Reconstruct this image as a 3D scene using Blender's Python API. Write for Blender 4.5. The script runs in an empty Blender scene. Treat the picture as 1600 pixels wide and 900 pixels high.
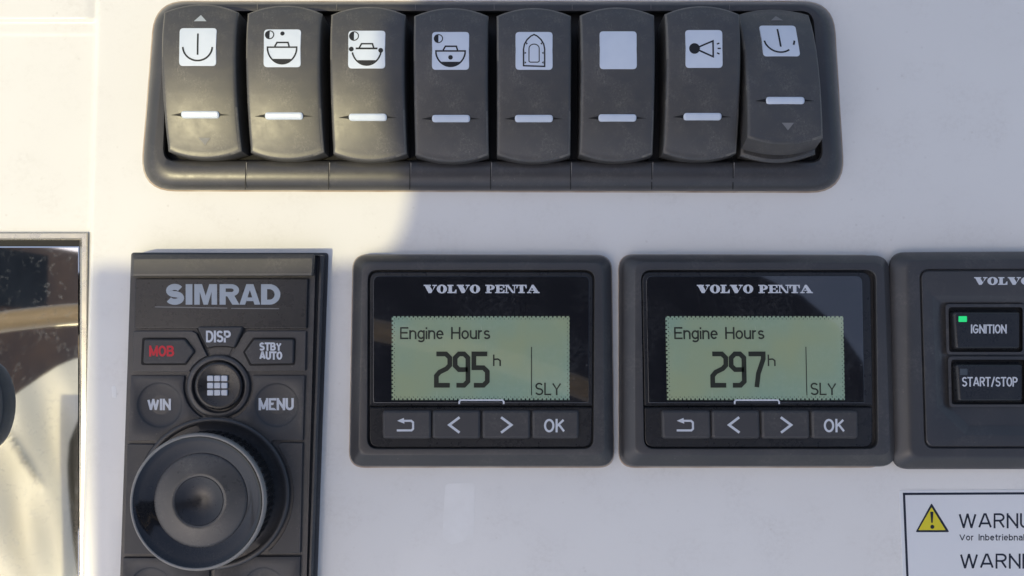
import bpy, bmesh, math, random
from mathutils import Vector, Matrix

scene = bpy.context.scene
col = scene.collection
random.seed(7)

# ------------------------------------------------------------------ camera
S = 0.00017                       # one photo pixel on the dashboard, metres
F = 1200.0                        # focal length in photo pixels
D = F * S
TH = math.radians(3.2)
CAM = Vector((0, -math.sin(TH) * D, math.cos(TH) * D))
cd = bpy.data.cameras.new('camera')
cam = bpy.data.objects.new('camera', cd)
col.objects.link(cam)
cd.sensor_width = 36.0
cd.lens = 36.0 * F / 1600.0
cd.clip_start = 0.005
cd.clip_end = 50
cam.location = CAM
cam.rotation_euler = (TH, 0, 0)
scene.camera = cam

# ------------------------------------------------------------------ world, sun, exposure
SUN = Vector((-0.50, -0.35, 1.0)).normalized()
elev = math.asin(SUN.z)
azim = math.atan2(SUN.x, SUN.y)
w = bpy.data.worlds.new('World')
scene.world = w
w.use_nodes = True
nt = w.node_tree
sky = nt.nodes.new('ShaderNodeTexSky')
sky.sky_type = 'NISHITA'
sky.sun_disc = False
sky.sun_elevation = elev
sky.sun_rotation = azim
sky.air_density = 1.0
sky.dust_density = 4.0
sky.ozone_density = 0.9
bgn = nt.nodes['Background']
bgn.inputs[1].default_value = 0.15
nt.links.new(sky.outputs[0], bgn.inputs[0])
sd = bpy.data.lights.new('sun', 'SUN')
sd.energy = 2.4
sd.angle = math.radians(0.5)
sd.color = (1.0, 0.88, 0.52)
sun = bpy.data.objects.new('sun', sd)
col.objects.link(sun)
sun.rotation_euler = SUN.to_track_quat('Z', 'Y').to_euler()
scene.view_settings.view_transform = 'Standard'
scene.view_settings.look = 'None'
scene.view_settings.exposure = 0.08
scene.view_settings.gamma = 1.0


# ------------------------------------------------------------------ measuring: photo pixel + height above dashboard -> place
def P(px, py, h=0.0):
    """h in millimetres above the dashboard"""
    r = Vector((1, 0, 0)) * (px - 800) + Vector((0, math.cos(TH), math.sin(TH))) * (450 - py) \
        + Vector((0, math.sin(TH), -math.cos(TH))) * F
    t = (h * 0.001 - CAM.z) / r.z
    return CAM + r * t


def PP(pts, h):
    return [P(x, y, h) for x, y in pts]


# ------------------------------------------------------------------ materials
def mat(name, base, rough=0.5, spec=0.5, metal=0.0, coat=0.0, grain=0.0, grain_scale=3000.0,
        dust=0.0, dust_col=(0.45, 0.42, 0.36), dust_scale=90.0, rough_var=0.0, emit=None, emit_s=0.0,
        tint=None, tint_scale=30.0, tint_amt=0.0, scratch=0.0):
    m = bpy.data.materials.new(name)
    m.use_nodes = True
    t = m.node_tree
    b = t.nodes['Principled BSDF']
    b.inputs['Base Color'].default_value = (*base, 1)
    b.inputs['Roughness'].default_value = rough
    b.inputs['Specular IOR Level'].default_value = spec
    b.inputs['Metallic'].default_value = metal
    b.inputs['Coat Weight'].default_value = coat
    b.inputs['Coat Roughness'].default_value = 0.03
    b.inputs['Coat IOR'].default_value = 1.9 if coat >= 0.9 else 1.5
    tc = t.nodes.new('ShaderNodeTexCoord')
    out = tc.outputs['Object']

    def noise(scale, detail=4.0, rgh=0.6):
        n = t.nodes.new('ShaderNodeTexNoise')
        n.inputs['Scale'].default_value = scale
        n.inputs['Detail'].default_value = detail
        n.inputs['Roughness'].default_value = rgh
        t.links.new(out, n.inputs['Vector'])
        return n.outputs['Fac']

    def ramp(src, a, c):
        r = t.nodes.new('ShaderNodeMapRange')
        r.inputs['From Min'].default_value = a
        r.inputs['From Max'].default_value = c
        t.links.new(src, r.inputs['Value'])
        return r.outputs['Result']

    def mul(x, y):
        q = t.nodes.new('ShaderNodeMath')
        q.operation = 'MULTIPLY'
        for i, v in enumerate((x, y)):
            if isinstance(v, (int, float)):
                q.inputs[i].default_value = v
            else:
                t.links.new(v, q.inputs[i])
        return q.outputs[0]

    cur = None

    def mix(fac, colr):
        nonlocal cur
        x = t.nodes.new('ShaderNodeMix')
        x.data_type = 'RGBA'
        t.links.new(fac, x.inputs['Factor'])
        if cur is None:
            x.inputs['A'].default_value = (*base, 1)
        else:
            t.links.new(cur, x.inputs['A'])
        x.inputs['B'].default_value = (*colr, 1)
        cur = x.outputs['Result']
    if tint_amt:
        mix(mul(ramp(noise(tint_scale, 3), 0.35, 0.7), tint_amt), tint)
    if dust:
        f = mul(ramp(noise(dust_scale, 6, 0.7), 0.48, 0.72), ramp(noise(dust_scale * 14, 3, 0.7), 0.40, 0.75))
        mix(mul(f, dust), dust_col)
        # single specks of dirt
        v = t.nodes.new('ShaderNodeTexVoronoi')
        v.inputs['Scale'].default_value = dust_scale * 5.0
        t.links.new(out, v.inputs['Vector'])
        sp = mul(ramp(v.outputs['Distance'], 0.13, 0.04), ramp(noise(dust_scale * 1.7, 2), 0.52, 0.60))
        mix(mul(sp, min(1.0, dust * 0.8)), dust_col)
    if scratch:
        mp = t.nodes.new('ShaderNodeMapping')
        mp.inputs['Rotation'].default_value = (0, 0, 0.9)
        mp.inputs['Scale'].default_value = (1.0, 0.06, 1.0)
        t.links.new(out, mp.inputs['Vector'])
        n = t.nodes.new('ShaderNodeTexNoise')
        n.inputs['Scale'].default_value = 3500
        n.inputs['Detail'].default_value = 2
        n.inputs['Distortion'].default_value = 1.2
        t.links.new(mp.outputs['Vector'], n.inputs['Vector'])
        f = mul(ramp(n.outputs['Fac'], 0.66, 0.74), ramp(noise(150, 3), 0.45, 0.65))
        mix(mul(f, scratch), dust_col)
    if cur is not None:
        t.links.new(cur, b.inputs['Base Color'])
    if rough_var:
        q = t.nodes.new('ShaderNodeMapRange')
        q.inputs['From Min'].default_value = 0.3
        q.inputs['From Max'].default_value = 0.7
        q.inputs['To Min'].default_value = max(0.02, rough - rough_var)
        q.inputs['To Max'].default_value = rough + rough_var
        t.links.new(noise(220, 6, 0.7), q.inputs['Value'])
        t.links.new(q.outputs['Result'], b.inputs['Roughness'])
    if grain:
        bp = t.nodes.new('ShaderNodeBump')
        bp.inputs['Strength'].default_value = grain
        bp.inputs['Distance'].default_value = 0.00002
        t.links.new(noise(grain_scale, 3), bp.inputs['Height'])
        t.links.new(bp.outputs['Normal'], b.inputs['Normal'])
    if emit:
        b.inputs['Emission Color'].default_value = (*emit, 1)
        b.inputs['Emission Strength'].default_value = emit_s
    return m


M = {}
M['gelcoat'] = mat('white_gelcoat', (0.82, 0.815, 0.79), 0.28, 0.5, coat=0.15, grain=0.25, grain_scale=900, tint=(0.74, 0.73, 0.71), tint_scale=14, tint_amt=0.45,
                   dust=0.22, dust_col=(0.36, 0.32, 0.27), dust_scale=55)
M['plastic'] = mat('black_moulded_plastic', (0.045, 0.045, 0.049), 0.36, 0.6, grain=0.35, grain_scale=5000, dust=0.16, rough_var=0.06,
                   tint=(0.068, 0.066, 0.066), tint_scale=60, tint_amt=0.5, scratch=0.06)
M['rocker'] = mat('worn_rocker_plastic', (0.062, 0.062, 0.064), 0.40, 0.65, grain=0.55, grain_scale=4200, dust=0.26, dust_scale=150, rough_var=0.05,
                  tint=(0.085, 0.080, 0.072), tint_scale=240, tint_amt=0.5, scratch=0.35)
M['rubber'] = mat('black_rubber_keys', (0.052, 0.052, 0.056), 0.50, 0.45, grain=0.3, grain_scale=6000, dust=0.14, rough_var=0.08,
                  tint=(0.058, 0.056, 0.056), tint_scale=80, tint_amt=0.5, scratch=0.05)
M['well'] = mat('dark_recess_plastic', (0.012, 0.012, 0.013), 0.6, 0.3)
M['satin'] = mat('satin_black_plastic', (0.018, 0.019, 0.022), 0.28, 0.55, grain=0.1, dust=0.07, dust_scale=110, rough_var=0.02, scratch=0.05)
M['gloss'] = mat('gloss_black_plastic', (0.014, 0.015, 0.018), 0.11, 0.6, dust=0.04, dust_scale=80, rough_var=0.02, scratch=0.05)
M['glass'] = mat('black_cover_glass', (0.013, 0.014, 0.018), 0.05, 0.5, coat=1.0, dust=0.18, dust_col=(0.25, 0.26, 0.27), dust_scale=70, scratch=0.10)
M['dish'] = mat('satin_grey_plastic', (0.066, 0.067, 0.068), 0.30, 0.5, grain=0.3, dust=0.25, dust_scale=130, rough_var=0.05)
M['rim'] = mat('worn_knob_rim', (0.24, 0.235, 0.225), 0.34, 0.6, grain=0.4, grain_scale=5000, dust=0.3, rough_var=0.1)
M['lcd'] = mat('green_lcd', (0.36, 0.425, 0.265), 0.16, 0.5, coat=1.0, tint=(0.25, 0.40, 0.33), tint_scale=34, tint_amt=0.9, emit=(0.30, 0.38, 0.22), emit_s=0.04,  # teal tint paints sky reflection and uneven backlight into the screen colour
               dust=0.16, dust_col=(0.62, 0.66, 0.55), dust_scale=60, scratch=0.25)
M['ink'] = mat('lcd_segment_ink', (0.032, 0.036, 0.028), 0.3, 0.4)
M['print'] = mat('pale_printed_legend', (0.62, 0.65, 0.70), 0.5, 0.3, dust=0.2, dust_col=(0.3, 0.3, 0.3), dust_scale=300)
M['logo'] = mat('grey_printed_logo', (0.42, 0.47, 0.52), 0.45, 0.3, dust=0.15, dust_col=(0.25, 0.25, 0.25), dust_scale=300)
M['dim_print'] = mat('worn_grey_print', (0.22, 0.22, 0.22), 0.5, 0.3)
M['red'] = mat('red_printed_legend', (0.62, 0.035, 0.05), 0.5, 0.3, dust=0.2, dust_col=(0.2, 0.05, 0.05), dust_scale=300)
M['lens'] = mat('white_translucent_lens', (0.68, 0.75, 0.85), 0.25, 0.5, coat=0.3, tint=(0.58, 0.66, 0.78), tint_scale=120, tint_amt=0.6)
M['icon'] = mat('dark_icon_print', (0.02, 0.022, 0.026), 0.5, 0.3)
M['scuff'] = mat('pale_scuffed_edge', (0.20, 0.19, 0.18), 0.6, 0.3, dust=0.8, dust_scale=500, dust_col=(0.55, 0.54, 0.52))
M['worn'] = mat('worn_edge_plastic', (0.14, 0.135, 0.125), 0.5, 0.4, dust=0.7, dust_scale=400)
M['silver'] = mat('brushed_metal_trim', (0.55, 0.53, 0.48), 0.30, 0.5, metal=0.9, rough_var=0.1)
M['sticker'] = mat('white_vinyl_label', (0.76, 0.78, 0.80), 0.32, 0.5, tint=(0.70, 0.72, 0.76), tint_scale=40, tint_amt=0.4)
M['sticker_ink'] = mat('navy_label_ink', (0.012, 0.018, 0.035), 0.4, 0.4)
M['yellow'] = mat('yellow_label_ink', (0.72, 0.62, 0.035), 0.4, 0.4)
M['led'] = mat('green_status_lamp', (0.03, 0.45, 0.15), 0.4, 0.3, emit=(0.02, 0.80, 0.22), emit_s=0.55)
M['led_off'] = mat('unlit_status_lamp', (0.07, 0.085, 0.10), 0.4, 0.4)
M['blocker_mat'] = mat('dark_blocker', (0.045, 0.047, 0.055), 0.9, 0.2, grain=0.5, grain_scale=1500)
M['wood'] = mat('added_board_brown', (0.42, 0.22, 0.11), 0.4, 0.4, tint=(0.16, 0.10, 0.07), tint_scale=9, tint_amt=0.9)
M['pole'] = mat('tan_varnished_pole', (0.74, 0.56, 0.36), 0.35, 0.4)
M['lever'] = mat('grey_lever_grip', (0.12, 0.12, 0.12), 0.55, 0.4, grain=0.3)
M['navy'] = mat('dark_backdrop', (0.050, 0.051, 0.054), 0.7, 0.3, tint=(0.10, 0.10, 0.10), tint_scale=18, tint_amt=0.8)


def mirror_mat():
    m = bpy.data.materials.new('polished_salt_spotted_plate')
    m.use_nodes = True
    t = m.node_tree
    b = t.nodes['Principled BSDF']
    tc = t.nodes.new('ShaderNodeTexCoord')
    b.inputs['Base Color'].default_value = (0.86, 0.86, 0.84, 1)
    b.inputs['Metallic'].default_value = 1.0
    b.inputs['Roughness'].default_value = 0.03
    d = t.nodes.new('ShaderNodeBsdfDiffuse')
    d.inputs['Color'].default_value = (0.50, 0.52, 0.54, 1)
    n1 = t.nodes.new('ShaderNodeTexNoise')
    n1.inputs['Scale'].default_value = 650
    n1.inputs['Detail'].default_value = 5
    n2 = t.nodes.new('ShaderNodeTexNoise')
    n2.inputs['Scale'].default_value = 110
    n2.inputs['Detail'].default_value = 4
    r1 = t.nodes.new('ShaderNodeMapRange')
    r1.inputs['From Min'].default_value = 0.53
    r1.inputs['From Max'].default_value = 0.72
    r2 = t.nodes.new('ShaderNodeMapRange')
    r2.inputs['From Min'].default_value = 0.42
    r2.inputs['From Max'].default_value = 0.62
    mu = t.nodes.new('ShaderNodeMath')
    mu.operation = 'MULTIPLY'
    m3 = t.nodes.new('ShaderNodeMath')
    m3.operation = 'MULTIPLY'
    m3.inputs[1].default_value = 0.16
    mx = t.nodes.new('ShaderNodeMixShader')
    for n in (n1, n2):
        t.links.new(tc.outputs['Object'], n.inputs['Vector'])
    t.links.new(n1.outputs['Fac'], r1.inputs['Value'])
    t.links.new(n2.outputs['Fac'], r2.inputs['Value'])
    t.links.new(r1.outputs['Result'], mu.inputs[0])
    t.links.new(r2.outputs['Result'], mu.inputs[1])
    t.links.new(mu.outputs[0], m3.inputs[0])
    t.links.new(m3.outputs[0], mx.inputs['Fac'])
    t.links.new(b.outputs[0], mx.inputs[1])
    t.links.new(d.outputs[0], mx.inputs[2])
    t.links.new(mx.outputs[0], t.nodes['Material Output'].inputs['Surface'])
    return m


def cloth_mat():
    m = bpy.data.materials.new('thin_white_cotton')
    m.use_nodes = True
    t = m.node_tree
    d = t.nodes.new('ShaderNodeBsdfDiffuse')
    d.inputs['Color'].default_value = (0.85, 0.84, 0.80, 1)
    r = t.nodes.new('ShaderNodeBsdfTranslucent')
    r.inputs['Color'].default_value = (0.92, 0.90, 0.82, 1)
    x = t.nodes.new('ShaderNodeMixShader')
    x.inputs['Fac'].default_value = 0.7
    t.links.new(d.outputs[0], x.inputs[1])
    t.links.new(r.outputs[0], x.inputs[2])
    t.links.new(x.outputs[0], t.nodes['Material Output'].inputs['Surface'])
    return m


M['pale_white'] = mat('pale_white_film', (0.868, 0.865, 0.845), 0.40, 0.5, tint=(0.815, 0.81, 0.785), tint_scale=160, tint_amt=1.0)
M['chip'] = mat('bare_white_chip', (0.93, 0.93, 0.90), 0.6, 0.3)
M['sealant'] = mat('yellowed_sealant', (0.55, 0.48, 0.40), 0.6, 0.3, tint=(0.30, 0.20, 0.14), tint_scale=90, tint_amt=0.8)
M['mirror'] = mirror_mat()
M['cloth'] = cloth_mat()


# ------------------------------------------------------------------ objects
def tag(o, label=None, cat=None, group=None, kind=None):
    for k, v in (('label', label), ('category', cat), ('group', group), ('kind', kind)):
        if v:
            o[k] = v


def thing(name, loc, label, cat, group=None):
    o = bpy.data.objects.new(name, None)
    o.empty_display_size = 0.005
    col.objects.link(o)
    o.location = loc
    tag(o, label, cat, group)
    return o


ORIGIN = {}


def build(name, mb, m, parent=None, origin=None, smooth=35):
    """link the collected shape as ONE mesh; children are kept in the parent's own space"""
    me = bpy.data.meshes.new(name)
    o3 = Vector((0, 0, 0))
    if origin is not None:
        o3 = Vector(origin)
    elif parent is not None:
        o3 = ORIGIN.get(parent.name, Vector(parent.location))
    me.from_pydata([tuple(Vector(v) - o3) for v in mb.v], [], mb.f)
    me.update()
    bm = bmesh.new()
    bm.from_mesh(me)
    if mb.weld:
        bmesh.ops.remove_doubles(bm, verts=bm.verts, dist=1e-6)
    bmesh.ops.recalc_face_normals(bm, faces=bm.faces) if mb.closed else None
    bm.to_mesh(me)
    bm.free()
    me.materials.append(m)
    if smooth:
        me.polygons.foreach_set('use_smooth', [True] * len(me.polygons))
        me.set_sharp_from_angle(angle=math.radians(smooth))
        if not mb.weld:
            for i in mb.flat:
                me.polygons[i].use_smooth = False
    ob = bpy.data.objects.new(name, me)
    col.objects.link(ob)
    if parent is not None:
        ob.parent = parent
        ORIGIN[ob.name] = o3
    return ob


class MB:
    def __init__(self, closed=True, weld=False):
        self.v = []
        self.f = []
        self.closed = closed
        self.weld = weld
        self.flat = []

    def add(self, vs, fs):
        k = len(self.v)
        self.v += [Vector(x) for x in vs]
        self.f += [tuple(i + k for i in f) for f in fs]

    def loft(self, rings, cap0=False, cap1=True):
        n = len(rings[0])
        vs = [p for r in rings for p in r]
        fs = []
        for k in range(len(rings) - 1):
            for i in range(n):
                j = (i + 1) % n
                fs.append((k * n + i, k * n + j, (k + 1) * n + j, (k + 1) * n + i))
        if cap0:
            fs.append(tuple(reversed(range(n))))
        if cap1:
            fs.append(tuple(range((len(rings) - 1) * n, len(rings) * n)))
            self.flat.append(len(self.f) + len(fs) - 1)
        self.add(vs, fs)

    def face(self, pts):
        self.add(pts, [tuple(range(len(pts)))])


def area2(p):
    return sum(p[i][0] * p[(i + 1) % len(p)][1] - p[(i + 1) % len(p)][0] * p[i][1] for i in range(len(p)))


def ccw(p):
    return list(p) if area2(p) > 0 else list(reversed(p))


def rpoly(pts, r, n=6):
    """polygon with rounded corners; always n+1 points for each corner"""
    out = []
    k = len(pts)
    rs = r if isinstance(r, (list, tuple)) else [r] * k
    for i in range(k):
        a = Vector(pts[i - 1]).to_2d()
        b = Vector(pts[i]).to_2d()
        c = Vector(pts[(i + 1) % k]).to_2d()
        u = (a - b)
        v = (c - b)
        lu, lv = u.length, v.length
        u /= lu
        v /= lv
        ang = math.acos(max(-1, min(1, u.dot(v))))
        d = min(rs[i] / max(math.tan(ang / 2), 1e-4), 0.48 * lu, 0.48 * lv)
        p0 = b + u * d
        p1 = b + v * d
        for t in range(n + 1):
            s = t / n
            # quadratic blend, lifted a little towards the true arc
            q = p0 * (1 - s) ** 2 + b * 2 * s * (1 - s) + p1 * s ** 2
            out.append((q.x, q.y))
    return out


def offset(pts, d):
    """inward offset of a CCW polygon"""
    n = len(pts)
    out = []
    for i in range(n):
        a, b, c = (Vector(pts[i - 1]).to_2d(), Vector(pts[i]).to_2d(), Vector(pts[(i + 1) % n]).to_2d())
        e1 = b - a
        e2 = c - b
        if e1.length < 1e-9:
            e1 = e2
        if e2.length < 1e-9:
            e2 = e1
        e1 = e1.normalized()
        e2 = e2.normalized()
        n1 = Vector((-e1.y, e1.x))
        n2 = Vector((-e2.y, e2.x))
        m = n1 + n2
        if m.length < 1e-6:
            m = n1
        m.normalize()
        k = max(m.dot(n1), 0.5)
        out.append(b + m * (d / k))
    return out


def arc(cx, cy, rx, a0, a1, n=16, ry=None):
    ry = rx if ry is None else ry
    return [(cx + rx * math.cos(math.radians(a0 + (a1 - a0) * i / n)),
             cy + ry * math.sin(math.radians(a0 + (a1 - a0) * i / n))) for i in range(n + 1)]


def circ(cx, cy, r, n=48, ry=None):
    return arc(cx, cy, r, 0, 360, n, ry)[:-1]


def lift(p2, h):
    return [Vector((p[0], p[1], h * 0.001)) for p in p2]


def plate_mb(px, h0, h1, r=3, bev=0.25, n=4, mb=None):
    """flat part with rounded outline and a soft top edge; pixel outline is its TOP outline"""
    mb = mb or MB()
    q = rpoly(px, r, n) if r else px
    w2 = ccw([(v.x, v.y) for v in PP(q, h1)])
    b = bev * 0.001
    rings = [lift(w2, h0), lift(w2, h1 - bev), lift(offset(w2, b * 0.13), h1 - bev * 0.5),
             lift(offset(w2, b * 0.45), h1 - bev * 0.15), lift(offset(w2, b), h1)]
    mb.loft(rings)
    return mb


def plate(name, px, h0, h1, m, parent, r=3, bev=0.25, n=4):
    return build(name, plate_mb(px, h0, h1, r, bev, n), m, parent)


def dish_depth(t):
    e = max(0, min(1, (1 - t) / 0.08))
    return 0.38 * e * e * (3 - 2 * e) + 0.62 * (1 - t * t)


def dished_plate_mb(px, h0, h1, cx, cy, rad, depth, r=3, bev=0.25):
    """key plate with a round thumb hollow pressed into its top"""
    q = rpoly(px, r, 4) if r else px
    w2 = ccw([(v.x, v.y) for v in PP(q, h1)])
    b = bev * 0.001
    mb = MB(weld=True)
    top = lift(offset(w2, b), h1)
    mb.loft([lift(w2, h0), lift(w2, h1 - bev), lift(offset(w2, b * 0.3), h1 - bev * 0.3), top], cap1=False)
    hole = PP(circ(cx, cy, rad, 40), h1)
    c3 = sum(hole, Vector()) / len(hole)
    rings = []
    for t in (1, 0.975, 0.95, 0.92, 0.8, 0.6, 0.4, 0.2):
        rings.append([c3 + (p - c3) * t - Vector((0, 0, depth * 0.001 * dish_depth(t))) for p in hole])
    mb.loft(rings)
    bm = bmesh.new()
    ed = []
    for ring in (top, hole):
        vs = [bm.verts.new(p) for p in ring]
        for i in range(len(vs)):
            ed.append(bm.edges.new((vs[i], vs[(i + 1) % len(vs)])))
    bmesh.ops.triangle_fill(bm, use_beauty=True, use_dissolve=False, edges=ed)
    bm.verts.ensure_lookup_table()
    bm.verts.index_update()
    mb.add([v.co.copy() for v in bm.verts], [tuple(v.index for v in f.verts) for f in bm.faces])
    bm.free()
    return mb


def ribbon(mb, pts, width, mp, closed=False, widths=None, fine=0, lim=0.45):
    """flat printed line along pts (pixel-like units) with mitred joints"""
    pts = [Vector(p).to_2d() for p in pts]
    if fine:
        q = []
        for i in range(len(pts) if closed else len(pts) - 1):
            a, b = pts[i], pts[(i + 1) % len(pts)]
            k = max(1, int((b - a).length / fine))
            q += [a.lerp(b, j / k) for j in range(k)]
        if not closed:
            q.append(pts[-1])
        pts = q
    n = len(pts)
    L, R = [], []
    for i in range(n):
        if closed:
            a, b, c = pts[i - 1], pts[i], pts[(i + 1) % n]
        else:
            a = pts[i - 1] if i else pts[0]
            b = pts[i]
            c = pts[i + 1] if i < n - 1 else pts[n - 1]
        e1 = (b - a) if (b - a).length > 1e-9 else (c - b)
        e2 = (c - b) if (c - b).length > 1e-9 else (b - a)
        e1 = e1.normalized()
        e2 = e2.normalized()
        n1 = Vector((-e1.y, e1.x))
        n2 = Vector((-e2.y, e2.x))
        m = n1 + n2
        m = m.normalized() if m.length > 1e-6 else n1
        k = max(m.dot(n1), lim)
        wd = (widths[i] if widths else width) / 2
        L.append(b + m * wd / k)
        R.append(b - m * wd / k)
    vs = [mp(p.x, p.y) for p in L] + [mp(p.x, p.y) for p in R]
    fs = []
    for i in range(n if closed else n - 1):
        j = (i + 1) % n
        fs.append((i, j, n + j, n + i))
    mb.add(vs, fs)


def blob(mb, pts, mp):
    mb.face([mp(x, y) for x, y in pts])


_lift = [0]


def at_h(h):
    return lambda x, y: P(x, y, h)


def up_faces(mb):
    """printed marks: make every face look away from the dashboard"""
    for i, f in enumerate(mb.f):
        v = [mb.v[k] for k in f]
        nz = sum(v[k].x * v[(k + 1) % len(v)].y - v[(k + 1) % len(v)].x * v[k].y for k in range(len(v)))
        if nz < 0:
            mb.f[i] = tuple(reversed(f))
    mb.closed = False
    return mb


# single-line sans letters: (width, strokes), cap height 1, y up
def sans(ch):
    def el(cx, cy, rx, ry, a0, a1, n=12):
        return [(cx + rx * math.cos(math.radians(a0 + (a1 - a0) * i / n)), cy + ry * math.sin(math.radians(a0 + (a1 - a0) * i / n))) for i in range(n + 1)]
    xh = 0.70
    G = {
        'A': (.80, [[(0, 0), (.35, 1.0), (.45, 1.0), (.80, 0)], [(.14, .30), (.66, .30)]]),
        'B': (.66, [[(0, .52), (0, 1), (.38, 1)] + el(.38, .765, .22, .235, 80, -90, 8) + [(0, .52)], [(.38, .53)] + el(.40, .265, .26, .265, 85, -90, 8) + [(0, 0), (0, .52)]]),
        'D': (.68, [[(0, 0), (0, 1), (.26, 1)] + el(.26, .5, .42, .5, 84, -84, 12) + [(.26, 0), (-.001, 0)]]),
        'E': (.56, [[(.56, 1), (0, 1), (0, 0), (.56, 0)], [(0, .53), (.50, .53)]]),
        'F': (.54, [[(.54, 1), (0, 1), (0, 0)], [(0, .52), (.46, .52)]]),
        'G': (.74, [el(.37, .5, .37, .5, 40, 330, 20) + [(.72, .46), (.40, .46)]]),
        'H': (.64, [[(0, 0), (0, 1)], [(.64, 0), (.64, 1)], [(0, .53), (.64, .53)]]),
        'I': (.0, [[(0, 0), (0, 1)]]),
        'K': (.60, [[(0, 0), (0, 1)], [(.58, 1), (.04, .46)], [(.20, .58), (.62, 0)]]),
        'L': (.50, [[(0, 1), (0, 0), (.50, 0)]]),
        'M': (.80, [[(0, 0), (0, 1)], [(.05, .88), (.37, .10), (.43, .10), (.75, .88)], [(.80, 1), (.80, 0)]]),
        'N': (.66, [[(0, 0), (0, 1)], [(.05, .90), (.61, .10)], [(.66, 0), (.66, 1)]]),
        'O': (.70, [el(.35, .5, .35, .5, 90, 450, 24)]),
        'P': (.60, [[(0, 0), (0, 1), (.34, 1)] + el(.34, .74, .26, .26, 84, -84, 8) + [(.34, .48), (0, .48)]]),
        'R': (.64, [[(0, 0), (0, 1), (.36, 1)] + el(.36, .755, .26, .245, 84, -84, 8) + [(.36, .51), (0, .51)], [(.34, .50), (.64, 0)]]),
        'S': (.62, [el(.31, .755, .28, .245, 25, 262, 14) + el(.31, .255, .31, .255, 82, -158, 14)]),
        'T': (.64, [[(0, 1), (.64, 1)], [(.32, 1), (.32, 0)]]),
        'U': (.64, [[(0, 1), (0, .32)] + el(.32, .32, .32, .32, 186, 354, 12) + [(.64, .32), (.64, 1)]]),
        'V': (.74, [[(0, 1), (.35, .02), (.39, .02), (.74, 1)]]),
        'W': (1.08, [[(0, 1), (.26, .02), (.29, .02), (.525, .98), (.555, .98), (.79, .02), (.82, .02), (1.08, 1)]]),
        'Y': (.70, [[(0, 1), (.35, .46), (.70, 1)], [(.35, .46), (.35, 0)]]),
        '/': (.44, [[(0, -.12), (.44, 1.1)]]),
        'a': (.46, [el(.22, .50, .22, .20, 160, 20, 8) + [(.46, .45), (.46, 0)], [(.46, .42), (.16, .40)] + el(.18, .20, .18, .20, 100, 270, 8) + [(.34, .03), (.46, .14)]]),
        'b': (.48, [[(0, 1), (0, 0)], [(0, .15)] + el(.25, .35, .24, .35, 220, 500, 14)]),
        'e': (.48, [[(.01, .37), (.48, .37)] + el(.24, .35, .24, .35, 10, 320, 16)]),
        'g': (.48, [el(.24, .35, .24, .35, 40, 320, 14), [(.48, xh), (.48, -.08)] + el(.24, -.08, .24, .22, -6, -150, 8)]),
        'h': (.46, [[(0, 1), (0, 0)], [(0, .42)] + el(.23, .47, .23, .23, 160, 8, 8) + [(.46, .42), (.46, 0)]]),
        'i': (.0, [[(0, xh - .05), (0, 0)], [(0, .95), (0, .98)]]),
        'm': (.78, [[(0, xh), (0, 0)], [(0, .45)] + el(.195, .50, .195, .20, 160, 8, 8) + [(.39, .45), (.39, 0)], [(.39, .45)] + el(.585, .50, .195, .20, 160, 8, 8) + [(.78, .45), (.78, 0)]]),
        'n': (.46, [[(0, xh), (0, 0)], [(0, .42)] + el(.23, .47, .23, .23, 160, 8, 8) + [(.46, .42), (.46, 0)]]),
        'o': (.50, [el(.25, .35, .25, .35, 90, 450, 18)]),
        'r': (.26, [[(0, xh), (0, 0)], [(0, .44)] + el(.22, .47, .22, .23, 160, 78, 6)]),
        's': (.42, [el(.21, .525, .19, .175, 25, 262, 10) + el(.21, .175, .21, .175, 82, -158, 10)]),
        't': (.26, [[(.11, .94), (.11, .10), (.16, 0), (.26, 0)], [(0, xh), (.26, xh)]]),
        'u': (.46, [[(0, xh), (0, .24)] + el(.23, .23, .23, .23, 190, 340, 8) + [(.46, .28)], [(.46, xh), (.46, 0)]]),
    }
    return G.get(ch, (.34, []))


def text_mb(txt, box, h, wt, mb=None, mp=None, gap=0.18):
    """box: left, cap top, right, baseline in photo pixels; wt: stroke width in pixels"""
    mp3 = (lambda hh: mp) if mp else at_h
    mb = mb or MB(closed=False)
    mb.closed = False
    x0, y0, x1, y1 = box[0] + wt / 2, box[1] + wt / 2, box[2] - wt / 2, box[3] - wt / 2
    H = y1 - y0
    adv = []
    x = 0.0
    for ch in txt:
        a, st = sans(ch)
        adv.append((x, st))
        x += a + gap + (wt / H) * 0.5
    W = x - gap - (wt / H) * 0.5
    k = 0
    for x_, st in adv:
        for q in st:
            pts = [(x0 + (x_ + a) / W * (x1 - x0), y1 - b * H) for a, b in q]
            # square line ends that reach past the centre line
            cl = (Vector(pts[0]) - Vector(pts[-1])).length < 0.05
            if not cl:
                for e, o in ((0, 1), (-1, -2)):
                    d = (Vector(pts[e]) - Vector(pts[o]))
                    if d.length > 1e-6 and abs(abs(d.normalized().y) - 1) < 0.02 or abs(d.y) < 1e-6:
                        d = d.normalized() * wt / 2
                        pts[e] = (pts[e][0] + d.x, pts[e][1] + d.y)
            else:
                pts = pts[:-1]
            ribbon(mb, pts, wt, mp3(h + 0.003 * (k % 5)), closed=cl, lim=0.8)
            k += 1
    return up_faces(mb)


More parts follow.
